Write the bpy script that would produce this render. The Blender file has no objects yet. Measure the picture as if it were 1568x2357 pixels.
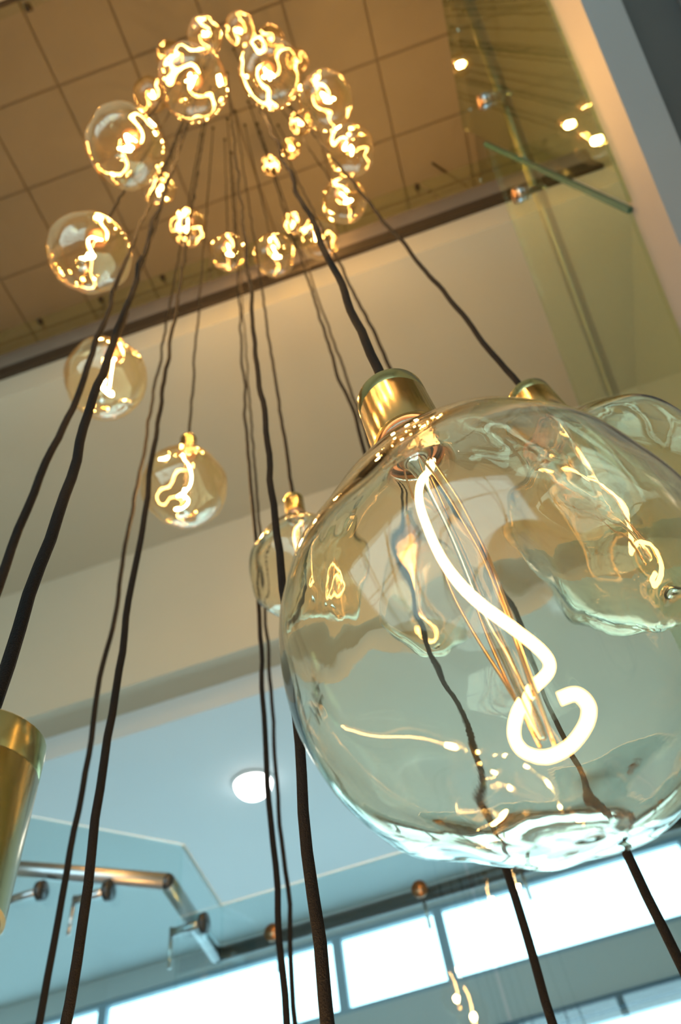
import bpy, bmesh, math, random
from mathutils import Vector, Matrix, noise
PI = math.pi
scene = bpy.context.scene
col = scene.collection

# ------------------------------------------------------------------ camera
F, CX, CY = 1550.0, 784.0, 1178.5            # focal length and centre in the 1568x2357 frame
CZ = 1.6                                     # lens height above the floor
XA = Vector((0.94830768, 0.31175496, 0.0593414))      # world axes seen in camera space
YA = Vector((0.2840741, -0.75053588, -0.59665551))
ZA = Vector((-0.14147247, 0.58267035, -0.80030044))
EYE = Vector((0, 0, CZ))

def ray(px, py):
    d = Vector((px - CX, -(py - CY), -F)) / F
    return Vector((XA.dot(d), YA.dot(d), ZA.dot(d)))
def at_depth(px, py, t): return EYE + ray(px, py) * t
def at_y(px, py, y): r = ray(px, py); return EYE + r * (y / r.y)
def at_x(px, py, x): r = ray(px, py); return EYE + r * (x / r.x)
def at_z(px, py, z): r = ray(px, py); return EYE + r * ((z - CZ) / r.z)

cam_d = bpy.data.cameras.new('camera')
cam = bpy.data.objects.new('camera', cam_d); col.objects.link(cam)
cam.matrix_world = Matrix(((XA.x, XA.y, XA.z, 0), (YA.x, YA.y, YA.z, 0), (ZA.x, ZA.y, ZA.z, CZ), (0, 0, 0, 1)))
cam_d.sensor_fit = 'VERTICAL'; cam_d.sensor_height = 36.0
cam_d.lens = 36.0 * F / 2357.0
cam_d.clip_start = 0.01; cam_d.clip_end = 200
cam_d.dof.use_dof = True
cam_d.dof.focus_distance = 0.42
cam_d.dof.aperture_fstop = 7.5
scene.camera = cam

# ------------------------------------------------------------------ world, light, exposure
w = bpy.data.worlds.new('overcast_sky'); scene.world = w; w.use_nodes = True
bg = w.node_tree.nodes['Background']
bg.inputs['Color'].default_value = (0.62, 0.90, 1.0, 1); bg.inputs['Strength'].default_value = 4.4
scene.view_settings.view_transform = 'Standard'; scene.view_settings.look = 'None'
scene.view_settings.exposure = 0.0; scene.view_settings.gamma = 1.0
scene.view_settings.use_curve_mapping = False
cy = scene.cycles
cy.use_denoising = True
cy.max_bounces = 16; cy.transmission_bounces = 14; cy.glossy_bounces = 5; cy.diffuse_bounces = 3; cy.transparent_max_bounces = 24
cy.use_adaptive_sampling = True; cy.adaptive_threshold = 0.08; cy.adaptive_min_samples = 16
cy.sample_clamp_indirect = 4.0
BULB_W = 12.0                                # watts of one filament bulb
WARM = (1.0, 0.56, 0.20)

def portal(loc, sx, sz, face_y):
    d = bpy.data.lights.new('daylight_portal', 'AREA'); d.shape = 'RECTANGLE'; d.size = sx; d.size_y = sz
    d.cycles.is_portal = True
    o = bpy.data.objects.new('daylight_portal', d); col.objects.link(o); o.location = loc
    o.rotation_euler = (PI / 2 if face_y > 0 else -PI / 2, 0, 0)
portal((-1.9, 7.12, CZ + 0.6), 7.8, 4.4, -1)
portal((-1.9, -5.12, CZ + 0.6), 7.8, 4.4, 1)

# ------------------------------------------------------------------ materials
def mat(name, base=(.8, .8, .8), rough=.5, metal=0.0, noise_scale=None, noise_amt=.08, bump=0.0, bump_scale=60, spec=.5):
    m = bpy.data.materials.new(name); m.use_nodes = True
    nt = m.node_tree; b = nt.nodes['Principled BSDF']
    b.inputs['Base Color'].default_value = (*base, 1); b.inputs['Roughness'].default_value = rough
    b.inputs['Metallic'].default_value = metal; b.inputs['Specular IOR Level'].default_value = spec
    tc = nt.nodes.new('ShaderNodeTexCoord')
    if noise_scale:
        n = nt.nodes.new('ShaderNodeTexNoise'); n.inputs['Scale'].default_value = noise_scale; n.inputs['Detail'].default_value = 5
        nt.links.new(tc.outputs['Object'], n.inputs['Vector'])
        mx = nt.nodes.new('ShaderNodeMix'); mx.data_type = 'RGBA'
        mx.inputs['A'].default_value = (*[c * (1 - noise_amt) for c in base], 1)
        mx.inputs['B'].default_value = (*[min(1, c * (1 + noise_amt)) for c in base], 1)
        nt.links.new(n.outputs['Fac'], mx.inputs['Factor']); nt.links.new(mx.outputs['Result'], b.inputs['Base Color'])
    if bump:
        n2 = nt.nodes.new('ShaderNodeTexNoise'); n2.inputs['Scale'].default_value = bump_scale; n2.inputs['Detail'].default_value = 4
        nt.links.new(tc.outputs['Object'], n2.inputs['Vector'])
        bp = nt.nodes.new('ShaderNodeBump'); bp.inputs['Strength'].default_value = bump; bp.inputs['Distance'].default_value = .01
        nt.links.new(n2.outputs['Fac'], bp.inputs['Height']); nt.links.new(bp.outputs['Normal'], b.inputs['Normal'])
    return m

def emit(name, color, strength):
    m = bpy.data.materials.new(name); m.use_nodes = True; nt = m.node_tree; nt.nodes.clear()
    o = nt.nodes.new('ShaderNodeOutputMaterial'); e = nt.nodes.new('ShaderNodeEmission')
    e.inputs['Color'].default_value = (*color, 1); e.inputs['Strength'].default_value = strength
    nt.links.new(e.outputs[0], o.inputs[0]); return m

def thin_glass(name, tint, base_r=.05, gain=.75, rough=.0, gloss=(1, 1, 1), power=4.0, bump=0.0, bump_scale=9, glow_mix=0.0):
    """A thin sheet of glass: light passes straight on with a tint, and is mirrored more at grazing angles."""
    m = bpy.data.materials.new(name); m.use_nodes = True; nt = m.node_tree; nt.nodes.clear()
    o = nt.nodes.new('ShaderNodeOutputMaterial'); t = nt.nodes.new('ShaderNodeBsdfTransparent'); g = nt.nodes.new('ShaderNodeBsdfGlossy')
    t.inputs['Color'].default_value = (*tint, 1); g.inputs['Color'].default_value = (*gloss, 1); g.inputs['Roughness'].default_value = rough
    lw = nt.nodes.new('ShaderNodeLayerWeight'); lw.inputs['Blend'].default_value = .5
    pw = nt.nodes.new('ShaderNodeMath'); pw.operation = 'POWER'; pw.inputs[1].default_value = power
    ma = nt.nodes.new('ShaderNodeMath'); ma.operation = 'MULTIPLY_ADD'; ma.inputs[1].default_value = gain; ma.inputs[2].default_value = base_r
    mx = nt.nodes.new('ShaderNodeMixShader')
    nt.links.new(lw.outputs['Facing'], pw.inputs[0]); nt.links.new(pw.outputs[0], ma.inputs[0]); nt.links.new(ma.outputs[0], mx.inputs[0])
    nt.links.new(t.outputs[0], mx.inputs[1]); nt.links.new(g.outputs[0], mx.inputs[2]); nt.links.new(mx.outputs[0], o.inputs[0])
    if glow_mix:
        tr = nt.nodes.new('ShaderNodeBsdfTranslucent'); tr.inputs['Color'].default_value = (1, .8, .5, 1)
        m2 = nt.nodes.new('ShaderNodeMixShader'); m2.inputs[0].default_value = glow_mix
        nt.links.new(mx.outputs[0], m2.inputs[1]); nt.links.new(tr.outputs[0], m2.inputs[2]); nt.links.new(m2.outputs[0], o.inputs[0])
    if bump:
        tc = nt.nodes.new('ShaderNodeTexCoord'); n = nt.nodes.new('ShaderNodeTexNoise'); n.inputs['Scale'].default_value = bump_scale
        bp = nt.nodes.new('ShaderNodeBump'); bp.inputs['Strength'].default_value = bump; bp.inputs['Distance'].default_value = .02
        nt.links.new(tc.outputs['Object'], n.inputs['Vector']); nt.links.new(n.outputs['Fac'], bp.inputs['Height'])
        nt.links.new(bp.outputs['Normal'], g.inputs['Normal'])
    return m

def solid_glass(name, tint, ior=1.47):
    m = bpy.data.materials.new(name); m.use_nodes = True; nt = m.node_tree; nt.nodes.clear()
    o = nt.nodes.new('ShaderNodeOutputMaterial'); g = nt.nodes.new('ShaderNodeBsdfGlass')
    g.inputs['Color'].default_value = (*tint, 1); g.inputs['Roughness'].default_value = 0; g.inputs['IOR'].default_value = ior
    nt.links.new(g.outputs[0], o.inputs[0]); return m

M = {}
M['tile'] = mat('ceiling_tile', (.58, .53, .41), .9, noise_scale=3, noise_amt=.05, bump=.15, bump_scale=120)
M['grid'] = mat('ceiling_grid', (.40, .35, .28), .8, noise_scale=4)
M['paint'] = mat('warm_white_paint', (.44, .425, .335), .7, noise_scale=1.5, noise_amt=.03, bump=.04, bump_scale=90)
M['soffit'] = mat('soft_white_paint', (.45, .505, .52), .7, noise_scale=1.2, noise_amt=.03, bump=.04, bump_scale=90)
M['floor'] = mat('pale_stone_floor', (.34, .35, .36), .45, noise_scale=2.2, noise_amt=.1)
M['frame'] = mat('blue_grey_window_frame', (.25, .36, .44), .45, .2, noise_scale=8, noise_amt=.06)
M['darkframe'] = mat('dark_blue_frame', (.05, .12, .18), .4, .2, noise_scale=8, noise_amt=.06)
M['bronze'] = mat('dark_bronze_trim', (.05, .037, .024), .5, .4, noise_scale=6, noise_amt=.1)  # also paints the shade on the lower part of the far slab trim
M['trim'] = mat('lit_metal_trim', (.20, .17, .135), .4, .4, noise_scale=6, noise_amt=.08)  # lighter tone painted in for the lit upper part of the slab trim
M['steel'] = mat('brushed_steel', (.46, .47, .48), .28, 1.0, noise_scale=30, noise_amt=.1)
M['darksteel'] = mat('dark_grey_steel_tube', (.055, .06, .065), .35, .7, noise_scale=30, noise_amt=.1)
M['tubedark'] = mat('smoky_steel_tube', (.20, .18, .15), .3, .9, noise_scale=30, noise_amt=.1)
M['stringer'] = mat('painted_steel_stringer', (.22, .21, .205), .5, .1, noise_scale=5, noise_amt=.04)
M['channel'] = mat('dark_steel_channel', (.06, .055, .05), .6, .3, noise_scale=5, noise_amt=.1)
M['cord'] = mat('black_woven_cord', (.006, .0055, .0055), .8, bump=.5, bump_scale=900, spec=.15)
M['brass'] = mat('brushed_brass', (.47, .40, .185), .2, 1.0, noise_scale=40, noise_amt=.06)
M['darkin'] = mat('black_holder_lining', (.03, .02, .018), .6)
M['cap'] = mat('pinkish_ceramic_cap', (.75, .48, .40), .5, noise_scale=20, noise_amt=.15)
M['screw'] = mat('screw_base_metal', (.6, .5, .42), .3, 1.0, noise_scale=30)
M['filament'] = emit('glowing_filament', WARM, 110.0)
M['lamp'] = emit('downlight_glow', (1, .98, .94), 6.0)
M['amber'] = solid_glass('amber_blown_glass', (.992, .968, .90))
M['amberthin'] = thin_glass('amber_thin_glass', (.95, .86, .68), .06, .85, gloss=(1, .90, .74), power=1.9, glow_mix=.0022)  # small translucent share added to imitate a golden glow inside the bulbs
M['clear'] = solid_glass('clear_solid_glass', (.99, .96, .92), 1.5)
M['wire'] = mat('copper_streak_wire', (.95, .62, .36), .18, 1.0)  # polished so the added wires glint like light streaks in the stem
M['stem'] = thin_glass('clear_stem_glass', (.97, .92, .86), .08, .7, power=2.5)
M['bal'] = thin_glass('green_tinted_glass', (.80, .87, .72), .05, .8, power=3.5)
M['balclear'] = thin_glass('pale_blue_tinted_glass', (.86, .95, .96), .06, .8, power=4)
M['edge'] = mat('green_glass_edge', (.015, .075, .055), .15, spec=.8)
M['litedge'] = mat('lit_glass_edge', (.88, .97, 1.0), .3, spec=.8)  # near-white colour paints in the light this edge catches
M['pane'] = thin_glass('clear_window_glass', (.95, .98, .98), .04, .8, power=5)
M['knob'] = mat('bronze_knob', (.30, .17, .09), .3, .9, noise_scale=20)

# ------------------------------------------------------------------ helpers
def add_box(bm, lo, hi):
    (x0, y0, z0), (x1, y1, z1) = lo, hi
    v = [bm.verts.new(p) for p in [(x0, y0, z0), (x1, y0, z0), (x1, y1, z0), (x0, y1, z0), (x0, y0, z1), (x1, y0, z1), (x1, y1, z1), (x0, y1, z1)]]
    for f in [(0, 3, 2, 1), (4, 5, 6, 7), (0, 1, 5, 4), (1, 2, 6, 5), (2, 3, 7, 6), (3, 0, 4, 7)]: bm.faces.new([v[i] for i in f])
def obj(name, bm, m, parent=None, smooth=False, recalc=True):
    me = bpy.data.meshes.new(name)
    if recalc: bmesh.ops.recalc_face_normals(bm, faces=bm.faces[:])
    bm.to_mesh(me); bm.free()
    return obj_me(name, me, m, parent, smooth)
def obj_me(name, me, m, parent=None, smooth=False):
    if m and not me.materials: me.materials.append(m)
    if smooth:
        for p in me.polygons: p.use_smooth = True
    o = bpy.data.objects.new(name, me); col.objects.link(o)
    if parent: o.parent = parent
    return o
def box(name, lo, hi, m, parent=None, bevel=0.0):
    bm = bmesh.new(); lo2 = [min(a, b) for a, b in zip(lo, hi)]; hi2 = [max(a, b) for a, b in zip(lo, hi)]
    add_box(bm, lo2, hi2)
    if bevel: bmesh.ops.bevel(bm, geom=bm.edges[:], offset=bevel, segments=2, affect='EDGES', profile=.6)
    return obj(name, bm, m, parent)
def struct(o, label=None):
    o['kind'] = 'structure'
    if label: o['label'] = label
    return o
def thing(name, label, cat, loc=(0, 0, 0), group=None):
    o = bpy.data.objects.new(name, None); col.objects.link(o); o.location = loc; o.empty_display_size = .05
    return tag(o, label, cat, group)
def tag(o, label, cat, group=None):
    o['label'] = label; o['category'] = cat
    if group: o['group'] = group
    return o
def tube_bm(bm, pts, rad, n=10, cap=True):
    """tube along a polyline; rad is a number or one per point"""
    pts = [Vector(p) for p in pts]; rings = []; up = None
    for i, p in enumerate(pts):
        t = (pts[min(i + 1, len(pts) - 1)] - pts[max(i - 1, 0)]).normalized()
        if up is None: up = t.orthogonal().normalized()
        up = (up - t * up.dot(t)).normalized(); s = t.cross(up)
        r = rad[i] if isinstance(rad, (list, tuple)) else rad
        rings.append([bm.verts.new(p + (up * math.cos(2 * PI * k / n) + s * math.sin(2 * PI * k / n)) * r) for k in range(n)])
    for a, b in zip(rings, rings[1:]):
        for k in range(n): bm.faces.new((a[k], a[(k + 1) % n], b[(k + 1) % n], b[k]))
    if cap: bm.faces.new(rings[0][::-1]); bm.faces.new(rings[-1])
def tube(name, pts, rad, m, parent=None, n=10):
    bm = bmesh.new(); tube_bm(bm, pts, rad, n); return obj(name, bm, m, parent, smooth=True)
def catmull(pts, k=8):
    pts = [Vector(p) for p in pts]; out = []
    for i in range(len(pts) - 1):
        a = pts[max(i - 1, 0)]; b = pts[i]; c = pts[i + 1]; d = pts[min(i + 2, len(pts) - 1)]
        for j in range(k):
            t = j / k; out.append(.5 * ((2 * b) + (c - a) * t + (2 * a - 5 * b + 4 * c - d) * t * t + (3 * b - a - 3 * c + d) * t ** 3))
    out.append(pts[-1]); return out
def lathe_bm(bm, prof, n=32, close=False):
    rings = []
    for r, z in prof:
        if r < 1e-6: rings.append([bm.verts.new((0, 0, z))])
        else: rings.append([bm.verts.new((r * math.cos(2 * PI * k / n), r * math.sin(2 * PI * k / n), z)) for k in range(n)])
    pairs = list(zip(rings, rings[1:]))
    if close: pairs.append((rings[-1], rings[0]))
    for a, b in pairs:
        for k in range(n):
            q = (k + 1) % n
            if len(a) == 1 and len(b) == 1: continue
            if len(a) == 1: bm.faces.new((a[0], b[k], b[q]))
            elif len(b) == 1: bm.faces.new((a[k], b[0], a[q]))
            else: bm.faces.new((a[k], a[q], b[q], b[k]))
def lathe_me(name, prof, m, n=32, close=False):
    bm = bmesh.new(); lathe_bm(bm, prof, n, close); bmesh.ops.recalc_face_normals(bm, faces=bm.faces[:])
    me = bpy.data.meshes.new(name); bm.to_mesh(me); bm.free(); me.materials.append(m)
    for p in me.polygons: p.use_smooth = True
    try: me.set_sharp_from_angle(angle=math.radians(40))
    except Exception: pass
    return me
def extrude_x(name, prof, x0, x1, m, parent=None):
    """profile in (y, z) swept along x, closed"""
    bm = bmesh.new(); a = [bm.verts.new((x0, y, z)) for y, z in prof]; b = [bm.verts.new((x1, y, z)) for y, z in prof]
    n = len(prof)
    for k in range(n): bm.faces.new((a[k], a[(k + 1) % n], b[(k + 1) % n], b[k]))
    bm.faces.new(a[::-1]); bm.faces.new(b); return obj(name, bm, m, parent)
def slab_poly(name, pts, nrm, th, m, parent=None):
    """flat polygon given as points, thickened along nrm"""
    bm = bmesh.new(); nrm = Vector(nrm).normalized(); a = [bm.verts.new(Vector(p) - nrm * th / 2) for p in pts]; b = [bm.verts.new(Vector(p) + nrm * th / 2) for p in pts]
    n = len(pts)
    for k in range(n): bm.faces.new((a[k], a[(k + 1) % n], b[(k + 1) % n], b[k]))
    bm.faces.new(a[::-1]); bm.faces.new(b); return obj(name, bm, m, parent)

# ------------------------------------------------------------------ the room
X0, X1 = -6.0, 2.35
H = CZ + 8.5                 # ceiling of the top floor
Z1 = CZ + 4.8; ZS = CZ + 5.2 # slab underside, slab top
YA_, YB = 1.62, 3.30         # slab edge over the void, bulkhead
Z2 = CZ + 3.27; YST = 3.56; ZL = CZ + 3.07
YW = 7.0; YBK = -5.0
struct(box('floor', (X0, YBK, -.2), (X1, YW + .3, 0), M['floor']))
# top ceiling with tiles
ceil = struct(box('ceiling', (X0, YBK, H + .03), (X1, YW, H + .2), M['grid']))
tx0, tdx, ty0, tdy = -.116 * 8.5, .0955 * 8.5, .002 * 8.5, .0895 * 8.5
tme = None
for i in range(-6, 5):
    for j in range(-3, 5):
        if tme is None:
            bm = bmesh.new(); add_box(bm, (.008, .008, 0), (tdx - .008, tdy - .008, .03))
            bmesh.ops.bevel(bm, geom=[e for e in bm.edges if all(v.co.z < .001 for v in e.verts)], offset=.006, segments=1, affect='EDGES')
            t = obj('ceiling_tile', bm, M['tile'], ceil); tme = t.data
        else: t = obj_me('ceiling_tile', tme, None, ceil)
        t.location = (tx0 + i * tdx, ty0 + j * tdy, H)
# slab beyond the void, bulkhead, lower ceiling
struct(box('trim_1', (X0, YA_, Z1), (X1, YW, ZS), M['paint']), 'warm lit slab edge and pale underside above the glass stair')
struct(box('wall_bulkhead', (X0, YB, Z2), (X1, YB + .55, Z1 - .001), M['paint']), 'beige bulkhead dropping from the upper slab')
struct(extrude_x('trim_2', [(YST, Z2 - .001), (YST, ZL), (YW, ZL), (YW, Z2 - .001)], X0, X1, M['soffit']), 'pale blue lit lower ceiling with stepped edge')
struct(box('trim_3', (X0, YBK, Z1), (X1, -.46, ZS), M['paint']), 'slab edge on the near side of the void')
# metal slab edge trims; the far one is two-toned to paint in its shading
struct(extrude_x('trim_4', [(YA_ - .035, ZS), (YA_ - .035, ZS + .19), (YA_ + .08, ZS + .19), (YA_ + .08, ZS)], X0, X1, M['bronze']), 'dark lower part of the slab edge trim, shade put into its colour')
pr = [(YA_ - .03 - .06 * math.sin(PI * k / 10), ZS + .19 + .27 * k / 10) for k in range(11)]
struct(extrude_x('trim_5', pr + [(YA_ + .06, ZS + .46), (YA_ + .06, ZS + .19)], X0, X1, M['trim']), 'rounded upper part of the slab edge trim, lit tone put into its colour')
struct(extrude_x('trim_6', [(-.5, ZS), (-.5, ZS + .12), (-.44, ZS + .12), (-.44, ZS)], X0, X1, M['bronze']), 'dark channel on the near slab edge')
# walls
struct(box('wall_left', (X0 - .2, YBK, 0), (X0, YW, H), M['paint']))
struct(box('wall_right', (X1, YBK, 0), (X1 + .2, YW, H), M['paint']))
struct(box('wall_top_front', (X0, YW - 2, ZS), (X1, YW - 1.8, H), M['paint']))
struct(box('wall_top_back', (X0, YBK, ZS), (X1, YBK + .2, H), M['paint']))

# window wall in front
WT, WB, DT, DB = CZ + 7 / 2.44, CZ + 7 / 3.18, CZ + 7 / 3.84, CZ + 7 / 4.06
def wall_bar(name, x0, x1, z0, z1, m=None, label=None, y=YW):
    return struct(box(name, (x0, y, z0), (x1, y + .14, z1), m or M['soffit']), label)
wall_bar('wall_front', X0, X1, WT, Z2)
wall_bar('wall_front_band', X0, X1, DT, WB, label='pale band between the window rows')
wall_bar('wall_front_base', X0, X1, 0, .4)
xs = [X0, at_y(-330, 2480, YW).x, at_y(232, 2330, YW).x, at_y(772, 2160, YW).x, at_y(1003, 2092, YW).x, at_y(1568, 1925, YW).x, X1]
def window_row(idx, z0, z1, y, names, xs, facing):
    for k, (a, b) in enumerate(zip(xs, xs[1:])):
        win = struct(bpy.data.objects.new('window_%d' % (idx + k), None)); col.objects.link(win); win.location = ((a + b) / 2, y, z0)
        win['label'] = names + ', ' + ('first', 'second', 'third', 'fourth', 'fifth', 'sixth')[k] + ' from the left'
        def wb(name, lo, hi, m):
            o = box(name, [lo[i] - win.location[i] for i in range(3)], [hi[i] - win.location[i] for i in range(3)], m, win); return o
        f = .045
        wb('window_frame', (a, y + .02, z1 - f), (b, y + .1, z1), M['frame']); wb('window_frame', (a, y + .02, z0), (b, y + .1, z0 + f), M['frame'])
        wb('mullion', (a, y + .02, z0 + f), (a + f, y + .1, z1 - f), M['frame']); wb('mullion', (b - f, y + .02, z0 + f), (b, y + .1, z1 - f), M['frame'])
        wb('pane', (a + f, y + .055, z0 + f), (b - f, y + .063, z1 - f), M['pane'])
window_row(1, WB, WT, YW, 'bright transom window below the pale ceiling', xs, 1)
struct(box('trim_7', (X0, YW - .05, DB), (X1, YW + .14, DT), M['darkframe']), 'dark blue transom bar above the lower windows')
window_row(11, .4, DB, YW, 'tall bright lower window', xs, 1)
# window wall behind the camera
wall_bar('wall_back_base', X0, X1, 0, .4, y=YBK - .14); wall_bar('wall_back_top', X0, X1, CZ + 2.9, Z1, y=YBK - .14)
bx = [X0 + k * (X1 - X0) / 6 for k in range(7)]
window_row(21, .4, CZ + 1.2, YBK - .14, 'tall window behind the viewer', bx, -1)
window_row(31, CZ + 1.2, CZ + 2.9, YBK - .14, 'upper window behind the viewer', bx, -1)

# downlight in the lower ceiling
dl = at_z(583, 1800, ZL)
t = thing('downlight', 'round white glowing downlight in the pale blue ceiling', 'ceiling light', dl)
obj_me('rim', lathe_me('rim', [(.15, 0), (.17, 0), (.17, -.012), (.15, -.02)], M['soffit'], 40, True), None, t)
obj_me('diffuser', lathe_me('diffuser', [(.15 * math.cos(a), -.006 - .13 * math.sin(a)) for a in [k * PI / 20 for k in range(11)]], M['lamp'], 40), None, t)

# ------------------------------------------------------------------ top floor glass railing around the void
def railing(y, label, sgn, zb):
    t = thing('glass_railing', label, 'railing', (0, y, zb))
    n = 8; w_ = (X1 - X0 - .1) / n
    pm = None
    for k in range(n):
        if pm is None:
            bm = bmesh.new(); add_box(bm, (.01, -.006, 0), (w_ - .01, .006, 1.0)); g = obj('glass_panel', bm, M['bal'], t); pm = g.data
        else: g = obj_me('glass_panel', pm, None, t)
        g.location = (X0 + .05 + k * w_, 0, 0)
    tube('handrail', [(X0 + .05, .07 * sgn, .86), (X1 - .05, .07 * sgn, .86)], .012, M['bronze'], t)
    km = None
    for k in range(12):
        p = (X0 + .4 + k * .62, 0, .86)
        bm = bmesh.new(); tube_bm(bm, [(0, -.03 * sgn, 0), (0, .0, 0), (0, .001 * sgn, 0), (0, .07 * sgn, 0)], [.026, .026, .009, .009], 12)
        b = obj('bracket', bm, M['bronze'], t, smooth=True); b.location = p
railing(YA_ + .02, 'frameless green glass railing along the top slab edge, far side of the void', 1, ZS + .465)
railing(-.47, 'frameless green glass railing on the near side of the void, upper left corner', -1, ZS + .125)

# ------------------------------------------------------------------ staircase at the right with its glass balustrade
XS = .90
def sp(px, py): return at_x(px, py, XS)
A, Bp = sp(1260, 0), sp(1568, 770)
slope = (Bp.z - A.z) / (Bp.y - A.y)                  # stringer top edge
def ztop(y): return A.z + slope * (y - A.y)
hs = .215                                            # vertical height of the side face
ya, yb = -.9, 2.0
t = thing('staircase', 'pale steel stair flight with dark channel rising at the upper right', 'staircase', (XS, 0, ztop(0)))
def rel(o): o.location = o.location - t.location if o.parent is t else o.location; return o
def prism_x(name, quad, x0, x1, m):
    return rel(extrude_x(name, quad, x0, x1, m, t))
prism_x('stringer', [(ya, ztop(ya)), (yb, ztop(yb)), (yb, ztop(yb) - hs), (ya, ztop(ya) - hs)], XS, XS + .095, M['stringer'])
prism_x('channel', [(ya, ztop(ya) - .10), (yb, ztop(yb) - .10), (yb, ztop(yb) - .14), (ya, ztop(ya) - .14)], XS + .096, XS + .26, M['channel'])
prism_x('stair_soffit', [(ya, ztop(ya) - .10), (yb, ztop(yb) - .10), (yb, ztop(yb) - .20), (ya, ztop(ya) - .20)], XS + .262, X1 - .2, M['stringer'])
n_st = 13
for k in range(n_st):
    y0 = ya + .12 + k * (yb - ya - .2) / n_st
    rel(box('tread', (XS + .1, y0, ztop(y0) - .09), (X1 - .22, y0 + .24, ztop(y0) - .05), M['paint'], t))
g = thing('stair_balustrade', 'green edged glass stair balustrade with sloping steel handrail at the right', 'balustrade', (XS, 0, ztop(0)))
def grel(o): o.location = o.location - g.location; return o
xg = XS - .008
vt, vb = at_x(1119, 340, xg), at_x(1440, 480, xg); gl = at_x(1345, 960, xg)
sl2 = (gl.z - vt.z) / (gl.y - vt.y)
y0 = (vt.y + vb.y) / 2; y1 = yb - .05
lower = [(xg, y0, vt.z), (xg, y1, vt.z + sl2 * (y1 - y0)), (xg, y1, ztop(y1) - .005), (xg, y0, ztop(y0) - .005)]
grel(slab_poly('glass_panel', lower, (1, 0, 0), .012, M['bal'], g))
grel(box('glass_edge', (xg - .0065, y0 - .016, ztop(y0) - .005), (xg + .0065, y0 - .001, vt.z), M['edge'], g))
zt = (at_x(1010, 0, xg).z + at_x(1090, 370, xg).z) / 2
upper = [(xg, ya + .1, zt), (xg, y0 - .03, zt), (xg, y0 - .03, ztop(y0) - .005), (xg, ya + .1, ztop(ya) - .08)]
upper = [(xg, -.35, zt), (xg, y0 - .03, zt), (xg, y0 - .03, ztop(y0) - .005), (xg, -.35, ztop(-.35) - .005)]
grel(slab_poly('glass_panel', upper, (1, 0, 0), .012, M['bal'], g))
h1, h2 = at_x(1180, 280, XS + .075), at_x(1420, 930, XS + .075)
dh = (h2 - h1); dh.x = 0
hr = tube('handrail', [h1 - dh * 1.0, h1, h2, h2 + dh * .35], .026, M['tubedark'], g, 16); grel(hr)
for px, py in ((1110, 235), (1190, 450)):
    c = at_x(px, py, xg - .02)
    e = Vector((XS + .075, c.y, c.z))
    bm = bmesh.new(); tube_bm(bm, [c, c + Vector((.016, 0, 0)), c + Vector((.017, 0, 0)), e], [.030, .030, .012, .012], 14)
    br = grel(obj('bracket', bm, M['steel'], g, smooth=True))
    grel(tube('pin', [e + Vector((0, 0, .03)), e - Vector((0, 0, .045))], .008, M['steel'], g))
    kb = grel(tube('disc', [c - Vector((.012, 0, 0)), c - Vector((.001, 0, 0))], .028, M['knob'], g, 16))

# ------------------------------------------------------------------ landing balustrade in front of the windows
YR = 3.0
g = thing('landing_balustrade', 'glass landing balustrade with dark steel tube rail in front of the bright windows', 'balustrade', (0, YR, CZ + .3))
zr = CZ + YR / 2.31; zg = CZ + YR / 2.035; zbot = CZ + .25
cor = at_y(480, 2205, YR); gcor = at_y(510, 2090, YR)
xr = 2.0
B = at_x(385, 2030, cor.x); C_ = at_y(20, 1998, B.y); ext = C_ + (C_ - B) * .9
yoff = .05
rail_pts = [Vector((xr, YR + yoff, zr)), Vector((cor.x + .02, YR + yoff, zr)), Vector((B.x, B.y, B.z)), Vector((C_.x, C_.y, C_.z)), ext]
hr = tube('handrail', [rail_pts[0], rail_pts[1]], .029, M['darksteel'], g, 16); grel(hr)
bm = bmesh.new()
for k in range(3): pass
hr = tube('handrail', [rail_pts[1], rail_pts[2]], .033, M['steel'], g, 16); grel(hr)
hr = tube('handrail', [rail_pts[2], rail_pts[4]], .033, M['steel'], g, 16); grel(hr)
bm.free()
# joints (elbows)
for p in rail_pts[1:3]:
    bm = bmesh.new(); bmesh.ops.create_uvsphere(bm, u_segments=14, v_segments=10, radius=.033); e = grel(obj('elbow', bm, M['darksteel'], g, smooth=True)); e.location = e.location + p
jx = at_y(1080, 2020, YR).x
segs = [(gcor.x, jx - .006), (jx + .006, xr)]
for a, b in segs:
    grel(box('glass_panel', (a, YR - .006, zbot), (b, YR + .006, zg), M['balclear'], g))
    grel(box('glass_edge', (a, YR - .0062, zg), (b, YR + .0062, zg + .006), M['litedge'], g))
gB = at_x(420, 1945, gcor.x); gC = at_y(50, 1878, gB.y); gE = gC + (gC - gB) * .9
for q0, q1 in ((gcor, gB), (gB, gC), (gC, gE)):
    d = (q1 - q0).normalized(); hd = Vector((d.x, d.y, 0)).normalized(); nn = Vector((-hd.y, hd.x, 0))
    a0 = Vector((q0.x, q0.y, 0)) + hd * .004; b0 = Vector((q1.x, q1.y, 0)) - hd * .004
    za, zb_ = (zg if q0 is gcor else q0.z), q1.z
    grel(slab_poly('glass_panel', [(a0.x, a0.y, zbot), (b0.x, b0.y, zbot), (b0.x, b0.y, zb_), (a0.x, a0.y, za)], nn, .012, M['balclear'], g))
    grel(slab_poly('glass_edge', [(a0.x, a0.y, za), (b0.x, b0.y, zb_), (b0.x, b0.y, zb_ + .006), (a0.x, a0.y, za + .006)], nn, .0124, M['litedge'], g))
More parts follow.
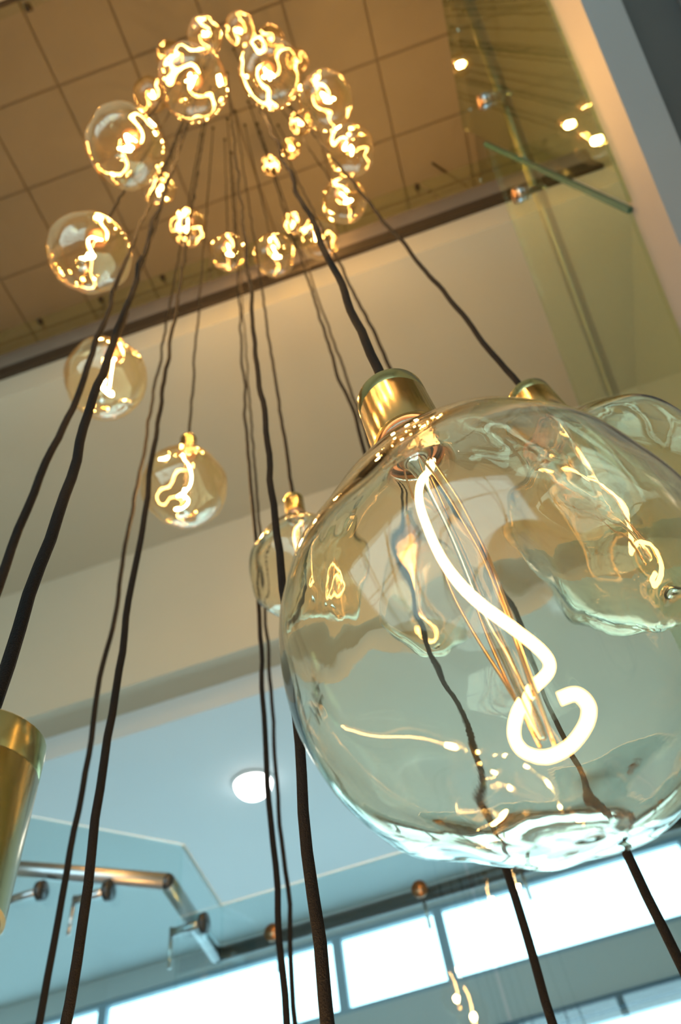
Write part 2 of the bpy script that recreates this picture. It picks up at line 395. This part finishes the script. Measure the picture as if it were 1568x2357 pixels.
for px, py in ((625, 2145), (965, 2045), (1190, 1975), (1563, 1858)):
    c = at_y(px, py, YR - .02)
    grel(tube('knob', [c, c + Vector((0, .012, 0))], .034, M['knob'], g, 18))
    bm = bmesh.new(); tube_bm(bm, [c + Vector((0, .012, 0)), Vector((c.x, YR + yoff, c.z))], .010, 10); grel(obj('bracket', bm, M['steel'], g, smooth=True))
    grel(tube('pin', [Vector((c.x, YR + yoff, zr)), Vector((c.x, YR + yoff, zr - .13))], .007, M['steel'], g))
for px, py, hd in ((95, 2050, Vector((-.17, .0, 0))), (250, 2050, Vector((-.17, 0, 0))), (470, 2125, Vector((-.16, 0, 0)))):
    yy = gB.y if px < 400 else (cor.y + B.y) / 2
    c = at_y(px, py, yy - .03) if px < 400 else at_x(px, py, gcor.x + .03)
    e = c + hd * .9
    grel(tube('knob', [c - hd * .07, c + hd * .07], .040, M['darksteel'], g, 18))
    grel(tube('bracket', [c, e], .017, M['steel'], g, 10))
    grel(tube('pin', [e + Vector((0, 0, .02)), e - Vector((0, 0, .13))], .008, M['steel'], g, 8))

for k, (a, b) in enumerate((((995, 375), (1077, 430)), ((250, 690), (232, 735)))):
    o = tube('ceiling_bar', [at_z(*a, H - .012), at_z(*b, H - .012)], .012, M['bronze'], None, 8)
    tag(o, ('slim dark bar on the ceiling, right of the spiral above the slab edge', 'slim dark bar on the ceiling below the leftmost bulb')[k], 'ceiling bar')
# ------------------------------------------------------------------ pendant lamps
random.seed(7)
# bulb outline in units of its diameter, axis up, origin at the widest height
PROF = [(0.0, -.455), (.09, -.452), (.18, -.44), (.26, -.41), (.325, -.365), (.38, -.305), (.425, -.23), (.465, -.14), (.49, -.05), (.5, .05), (.492, .14), (.468, .23), (.43, .31), (.38, .39), (.32, .47), (.26, .54), (.205, .61), (.16, .67), (.125, .73), (.105, .79), (.098, .86)]
def resample(prof, n):
    pts = catmull([(r, 0, z) for r, z in prof], 12); L = [0]
    for a, b in zip(pts, pts[1:]): L.append(L[-1] + (b - a).length)
    out = []; j = 0
    for k in range(n):
        s = L[-1] * k / (n - 1)
        while j < len(L) - 2 and L[j + 1] < s: j += 1
        u = (s - L[j]) / max(1e-9, L[j + 1] - L[j]); p = pts[j].lerp(pts[j + 1], min(1, max(0, u))); out.append((max(0, p.x), p.z))
    return out
def bulb_mesh(seed, nz, na, shell, amp=.055, lean=(0, 0), neck=1.0):
    off = Vector((seed * 3.7, seed * 1.9, seed * 5.1)); pr = resample(PROF, nz)
    def surf(th):
        rows = []
        for r, z in pr:
            row = []; r *= 1 + (neck - 1) * min(1, max(0, (z - .35) / .45))
            for k in range(1 if r < 1e-5 else na):
                a = 2 * PI * k / na; p = Vector((r * math.cos(a), r * math.sin(a), z))
                fade = min(1, max(0, (.72 - z) / .5)); u = Vector((p.x, p.y, p.z * .8)); u.normalize()
                d = noise.noise(u * 1.3 + off) * 1.0 + noise.noise(u * 2.5 + off * 2) * .42
                d2 = noise.noise(u * 4.2 + off * 3) * .06
                d *= amp * 1.6; d += d2 * amp
                t_ = th * (1 + .5 * noise.noise(u * 2.4 + off * 4) + (.03 + .12 * min(1, max(0, (z - .05) / .35))) * noise.noise(u * 7 + off))
                n_ = Vector((p.x, p.y, p.z - .0)).normalized()
                q = p + n_ * (d * fade - t_)
                q.x += lean[0] * fade * (.72 - z) * .3; q.y += lean[1] * fade * (.72 - z) * .3
                row.append(q)
            rows.append(row)
        return rows
    bm = bmesh.new()
    def add(rows, flip):
        R = [[bm.verts.new(p) for p in row] for row in rows]
        for a, b in zip(R, R[1:]):
            for k in range(na):
                q = (k + 1) % na
                if len(a) == 1: f = (a[0], b[q], b[k])
                else: f = (a[k], a[q], b[q], b[k])
                f = f[::-1] if len(a) == 1 else f
                bm.faces.new(f[::-1] if flip else f)
        return R
    o = add(surf(0), False)
    if shell:
        i = add(surf(shell), True)
        for k in range(na):
            q = (k + 1) % na; bm.faces.new((o[-1][k], o[-1][q], i[-1][q], i[-1][k]))
    me = bpy.data.meshes.new('glass_bulb'); bm.normal_update(); bm.to_mesh(me); bm.free()
    for p in me.polygons: p.use_smooth = True
    me.materials.append(M['amber'] if shell else M['amberthin'])
    return me

# filament path traced on the near bulb, in the upright plane through its axis
D0 = .2; MAINC = at_depth(1148, 1472, F * D0 / 1005)
fpx = [(1000, 1040), (1003, 1078), (984, 1130), (984, 1200), (1008, 1285), (1056, 1365), (1120, 1425), (1195, 1475), (1258, 1518), (1268, 1545), (1225, 1580), (1190, 1630), (1180, 1690), (1205, 1738), (1262, 1764), (1325, 1752), (1368, 1716), (1378, 1680), (1352, 1655), (1312, 1664)]
vdir = Vector((MAINC.x, MAINC.y, 0)).normalized(); side = Vector((vdir.y, -vdir.x, 0))
fl = []
for k, (px, py) in enumerate(fpx):
    r = ray(px, py); tt = (MAINC - EYE).dot(vdir) / r.dot(vdir); p = EYE + r * tt - MAINC
    dep = -.045 * min(1, k / 3) - .05 * math.sin(k / 19 * 2 * PI * 1.3) * min(1, k / 5)
    fl.append(Vector((p.dot(side) / D0, dep, p.z / D0)))
main_rot = math.atan2(side.y, side.x)
zs_ = [p.z for p in fl]
fpts = catmull(fl, 6)
def fil_mesh(rad):
    bm = bmesh.new(); tube_bm(bm, fpts, rad, 10); bmesh.ops.recalc_face_normals(bm, faces=bm.faces[:]); me = bpy.data.meshes.new('filament'); bm.to_mesh(me); bm.free(); me.materials.append(M['filament'])
    for p in me.polygons: p.use_smooth = True
    return me
FIL = fil_mesh(.0135); FILFAR = fil_mesh(.0095)
HOLD = lathe_me('lamp_holder', [(0.0, 1.17), (.03, 1.17), (.102, 1.168), (.108, 1.162), (.108, 1.105), (.1065, 1.103), (.1065, 1.100), (.108, 1.098), (.108, .885), (.1085, .882), (.102, .88), (.100, .885), (.100, 1.10), (0, 1.10)], M['brass'], 48)
LIN = lathe_me('holder_lining', [(.095, .915), (.095, 1.095), (.03, 1.098)], M['darkin'], 32)
CAP = lathe_me('bulb_cap', [(.0, .925), (.045, .925), (.05, .92), (.082, .915), (.086, .925), (.086, 1.05), (.0, 1.05)], M['cap'], 36)
RIM = lathe_me('glass_collar', [(.098, .855), (.0985, .87), (.088, .895), (.08, .91)], M['stem'], 36)
zlow = min(zs_)
def vine(a0, r0, zb, tw):
    return catmull([(math.cos(a0 + tw * u) * (r0 * (1 - u) + .022 + .035 * math.sin(u * PI)), math.sin(a0 + tw * u) * (r0 * (1 - u) + .022 + .035 * math.sin(u * PI)), .88 + (zb - .88) * u) for u in [k / 7 for k in range(8)]], 4)
STREAK_WIRES = []  # wires added to imitate filament streaks refracted by the glass stem
for a0, r0, zb, tw in ((.3, .03, zlow + .06, 1.2), (2.4, .03, zlow + .10, -1.0), (4.3, .03, zlow + .16, .8), (5.4, .03, zlow + .03, -.7)):
    bm = bmesh.new(); tube_bm(bm, vine(a0, r0, zb, tw), .0042, 8); bmesh.ops.recalc_face_normals(bm, faces=bm.faces[:])
    me = bpy.data.meshes.new('streak_wire'); bm.to_mesh(me); bm.free(); me.materials.append(M['wire'])
    for p in me.polygons: p.use_smooth = True
    STREAK_WIRES.append(me)
STEMPROF = [(.082, .90), (.06, .84), (.036, .77), (.022, .69), (.016, .58), (.014, .4), (.0135, .2), (.013, zlow + .2), (.012, zlow + .10), (.008, zlow + .065), (0, zlow + .06)]
STEM = lathe_me('glass_stem', STEMPROF, M['stem'], 20)
STEMSOLID = lathe_me('glass_stem', STEMPROF + [(0, .90)], M['clear'], 28)
THIN = [bulb_mesh(s, 36, 48, 0, amp=.026) for s in (1, 2, 3, 4, 5, 6)]
SHELL = [bulb_mesh(s, 60, 80, .009, amp=.036, neck=1.2 if s == 12 else 1.0) for s in (11, 12, 13)]
SHELLMAIN = bulb_mesh(21, 110, 140, .011, amp=.030, neck=1.2)

def cord_pts(x, y, z0, z1, r, seed, amp):
    n = max(12, int((z1 - z0) / .028)); out = []
    for k in range(n + 1):
        z = z0 + (z1 - z0) * k / n; e = min(1, (z - z0) / .05, (z1 - z) / .1)
        dx = noise.noise((z * 5.5, seed * 7.1, 0)) * amp + noise.noise((z * 14, seed * 3.3, 5)) * amp * .5
        dy = noise.noise((z * 5.5, seed * 5.3, 9)) * amp + noise.noise((z * 14, seed * 2.7, 3)) * amp * .5
        out.append((dx * e, dy * e, z))
    return out
def pendant(label, c, D, rot, glass, seed, group='hanging glass bulb pendants', amp=.0048, watts=BULB_W, main=False, solid=False, hs=1.0):
    t = thing('pendant_lamp', label, 'pendant lamp', c, group)
    def part(name, me, rz=0, s=D):
        o = obj_me(name, me, None, t); o.scale = (s, s, s); o.rotation_euler = (0, 0, rz); return o
    def hpart(name, me, rz=0):
        o = part(name, me, rz, D * hs); o.location = (0, 0, .9 * D * (1 - hs)); return o
    zt = .9 * D + .265 * D * hs
    cr = .0041
    bm = bmesh.new(); tube_bm(bm, cord_pts(c.x, c.y, zt, H - c.z - .004, cr, seed, amp), cr, 8)
    obj('cord', bm, M['cord'], t, smooth=True)
    hd = hpart('lamp_holder', HOLD, seed); obj_me('holder_lining', LIN, None, hd)
    hpart('bulb_cap', CAP); hpart('glass_collar', RIM)
    gb = part('glass_bulb', glass, rot)
    obj_me('glass_stem', STEMSOLID if solid else STEM, None, gb)
    if solid:
        for wme in STREAK_WIRES: obj_me('streak_wire', wme, None, gb)
    fi = obj_me('filament', FIL if solid else FILFAR, None, gb); fi.rotation_euler = (0, 0, (main_rot if main else rot * 1.7) - rot)
    o = obj_me('ceiling_mount', MOUNT, None, t); o.location = (0, 0, H - c.z)
    if watts:
        ld = bpy.data.lights.new('bulb_glow', 'POINT'); ld.energy = watts; ld.color = WARM; ld.shadow_soft_size = .02
        lo = bpy.data.objects.new('bulb_glow', ld); col.objects.link(lo); lo.parent = t; lo.location = (0, 0, 0)
    return t
MOUNT = lathe_me('ceiling_mount', [(0, 0), (.014, 0), (.014, -.012), (.006, -.022), (.0034, -.022)], M['cord'], 16)

near = dict()
P = []   # (px, py, width, D, label)
P.append((1148, 1472, 1005, .20, 'largest amber glass bulb in front, looped filament and brass holder in full view'))
P.append((1450, 1200, 520, .20, 'amber glass bulb cut by the right edge, partly behind the largest bulb'))
P.append((980, 1390, 240, .20, 'amber glass bulb seen through the left half of the largest bulb'))
P.append((700, 1310, 240, .20, 'amber glass bulb with brass holder overlapped by the left rim of the largest bulb'))
P.append((425, 1125, 195, .20, 'amber glass bulb with small brass holder hanging against the beige wall, left of centre'))
P.append((242, 875, 185, .20, 'amber glass bulb crossed by two black cords under the dark slab edge'))
P.append((203, 585, 180, .20, 'leftmost glass bulb, bluish window reflection at its bottom'))
P.append((288, 340, 180, .20, 'large glass bulb at upper left against the ceiling tiles, above the leftmost bulb'))
P.append((443, 193, 160, .20, 'large glass bulb in the upper ring just left of the cord convergence'))
P.append((622, 168, 145, .20, 'large glass bulb in the upper ring just right of the cord convergence'))
P.append((750, 232, 125, .20, 'glass bulb right of the two largest bulbs of the upper ring'))
P.append((808, 347, 110, .20, 'rightmost glass bulb of the upper spiral'))
P.append((795, 463, 100, .20, 'glass bulb directly below the rightmost bulb of the spiral'))
P.append((735, 550, 92, .20, 'glass bulb crossed by a thick cord at the slab edge, right side of the spiral'))
P.append((632, 588, 95, .20, 'lowest glass bulb of the spiral in front of the dark slab edge'))
P.append((525, 582, 82, .20, 'glass bulb just left of the lowest spiral bulb, beside the middle cords'))
P.append((433, 525, 85, .20, 'glass bulb with ring shaped glow in front of three cords, lower left of the spiral'))
P.append((365, 435, 75, .19, 'small glass bulb crossed by a cord, below right of the large upper left bulb'))
P.append((347, 220, 75, .19, 'small glass bulb touching the left side of the large upper bulb'))
P.append((393, 130, 65, .19, 'small glass bulb half hidden behind the large upper bulb, at its upper left'))
P.append((471, 82, 78, .19, 'small glass bulb near the top edge, second from the top'))
P.append((553, 68, 70, .19, 'topmost small glass bulb'))
P.append((625, 92, 60, .18, 'small glass bulb hidden behind the top of the large right hand upper bulb'))
P.append((685, 140, 50, .17, 'small glass bulb peeking out right of the large right hand upper bulb'))
P.append((694, 283, 52, .17, 'tiny glass bulb inside the ring, nearest the right hand bulbs'))
P.append((670, 343, 45, .17, 'tiny glass bulb inside the ring, middle of three in a row'))
P.append((624, 381, 45, .17, 'tiny glass bulb inside the ring, lowest left of three in a row'))
P.append((673, 515, 50, .13, 'tiny glass bulb tucked behind the bulb at the slab edge'))
# pendants whose cords run through the picture and whose bulbs hang below or beside the frame
Q = [(90, 2357, 18, -.62, 'black pendant cord, outer of the two leaving at the bottom left corner'),
     (145, 2357, 27, -.95, 'thicker black pendant cord, inner of the pair leaving at the bottom left'),
     (655, 2357, 18, -.45, 'black pendant cord, left of the bundle leaving at the bottom centre'),
     (682, 2357, 13, -.30, 'thinnest black pendant cord, middle of the bundle leaving at the bottom centre'),
     (755, 2357, 35, -.68, 'thickest black pendant cord, right of the bundle at the bottom centre'),
     (1280, 2357, 22, -.85, 'black pendant cord passing behind the largest bulb and leaving at the bottom right'),
     (1568, 2225, 25, -.32, 'black pendant cord emerging under the largest bulb towards the right edge'),
     (0, 1340, 22, -.36, 'thin black pendant cord leaving at the left edge above the brass holder')]
placed = []                                   # (centre, diameter)
def clear_of(c, D):
    for q, E_ in placed:
        h = math.hypot(c.x - q.x, c.y - q.y)
        if c.z > q.z and h < D * .56 + .006: return False          # a lower lamp's cord would run through this bulb
        if c.z < q.z and h < E_ * .56 + .006: return False
        if (c - q).length < (D + E_) * .56: return False
    return True
lows = []
for k, (px, py, wd, z, lab) in enumerate(Q):
    c = at_depth(px, py, F * .0082 / wd); c.z = CZ + z; lows.append((c, lab)); placed.append((c, .2))
hc = at_depth(-108, 1895, .31); ledge = hc - Vector((0, 0, 1.09 * .2)); placed.append((ledge, .2))
spots = {}
for k in sorted(range(len(P)), key=lambda k: at_depth(P[k][0], P[k][1], F * P[k][3] / P[k][2]).z):
    px, py, wd, D, lab = P[k]
    for s_ in sorted([1 + .01 * q for q in range(-30, 21)], key=lambda v: abs(v - 1)):
        c = at_depth(px, py, F * D * s_ / wd)
        if clear_of(c, D * s_) or k == 0: break
    else: s_ = 1.0; c = at_depth(px, py, F * D / wd); print('NO FREE SPOT', k)
    if abs(s_ - 1) > .1: print('moved', k, round(s_, 2))
    spots[k] = (c, D * s_); placed.append((c, D * s_))
for k, (px, py, wd, D, lab) in enumerate(P):
    c, D = spots[k]
    if k == 0: pendant(lab, c, D, 0.6, SHELLMAIN, k + 1, main=True, amp=.0065, watts=0, solid=True, hs=1.2)
    elif k < 4: pendant(lab, c, D, k * 1.3, SHELL[k % 3], k + 1, watts=0, solid=True, hs=1.2 if k == 1 else 1.0)
    else: pendant(lab, c, D, random.uniform(0, 6.28), THIN[k % 6], k + 1)
for k, (c, lab) in enumerate(lows):
    pendant(lab, c, .2, k * .9, THIN[k % 6], 40 + k, amp=.0065)
pendant('pendant with brass holder cut by the left edge and thick black cord', ledge, .2, 1.0, THIN[2], 60, amp=.008, hs=1.5)
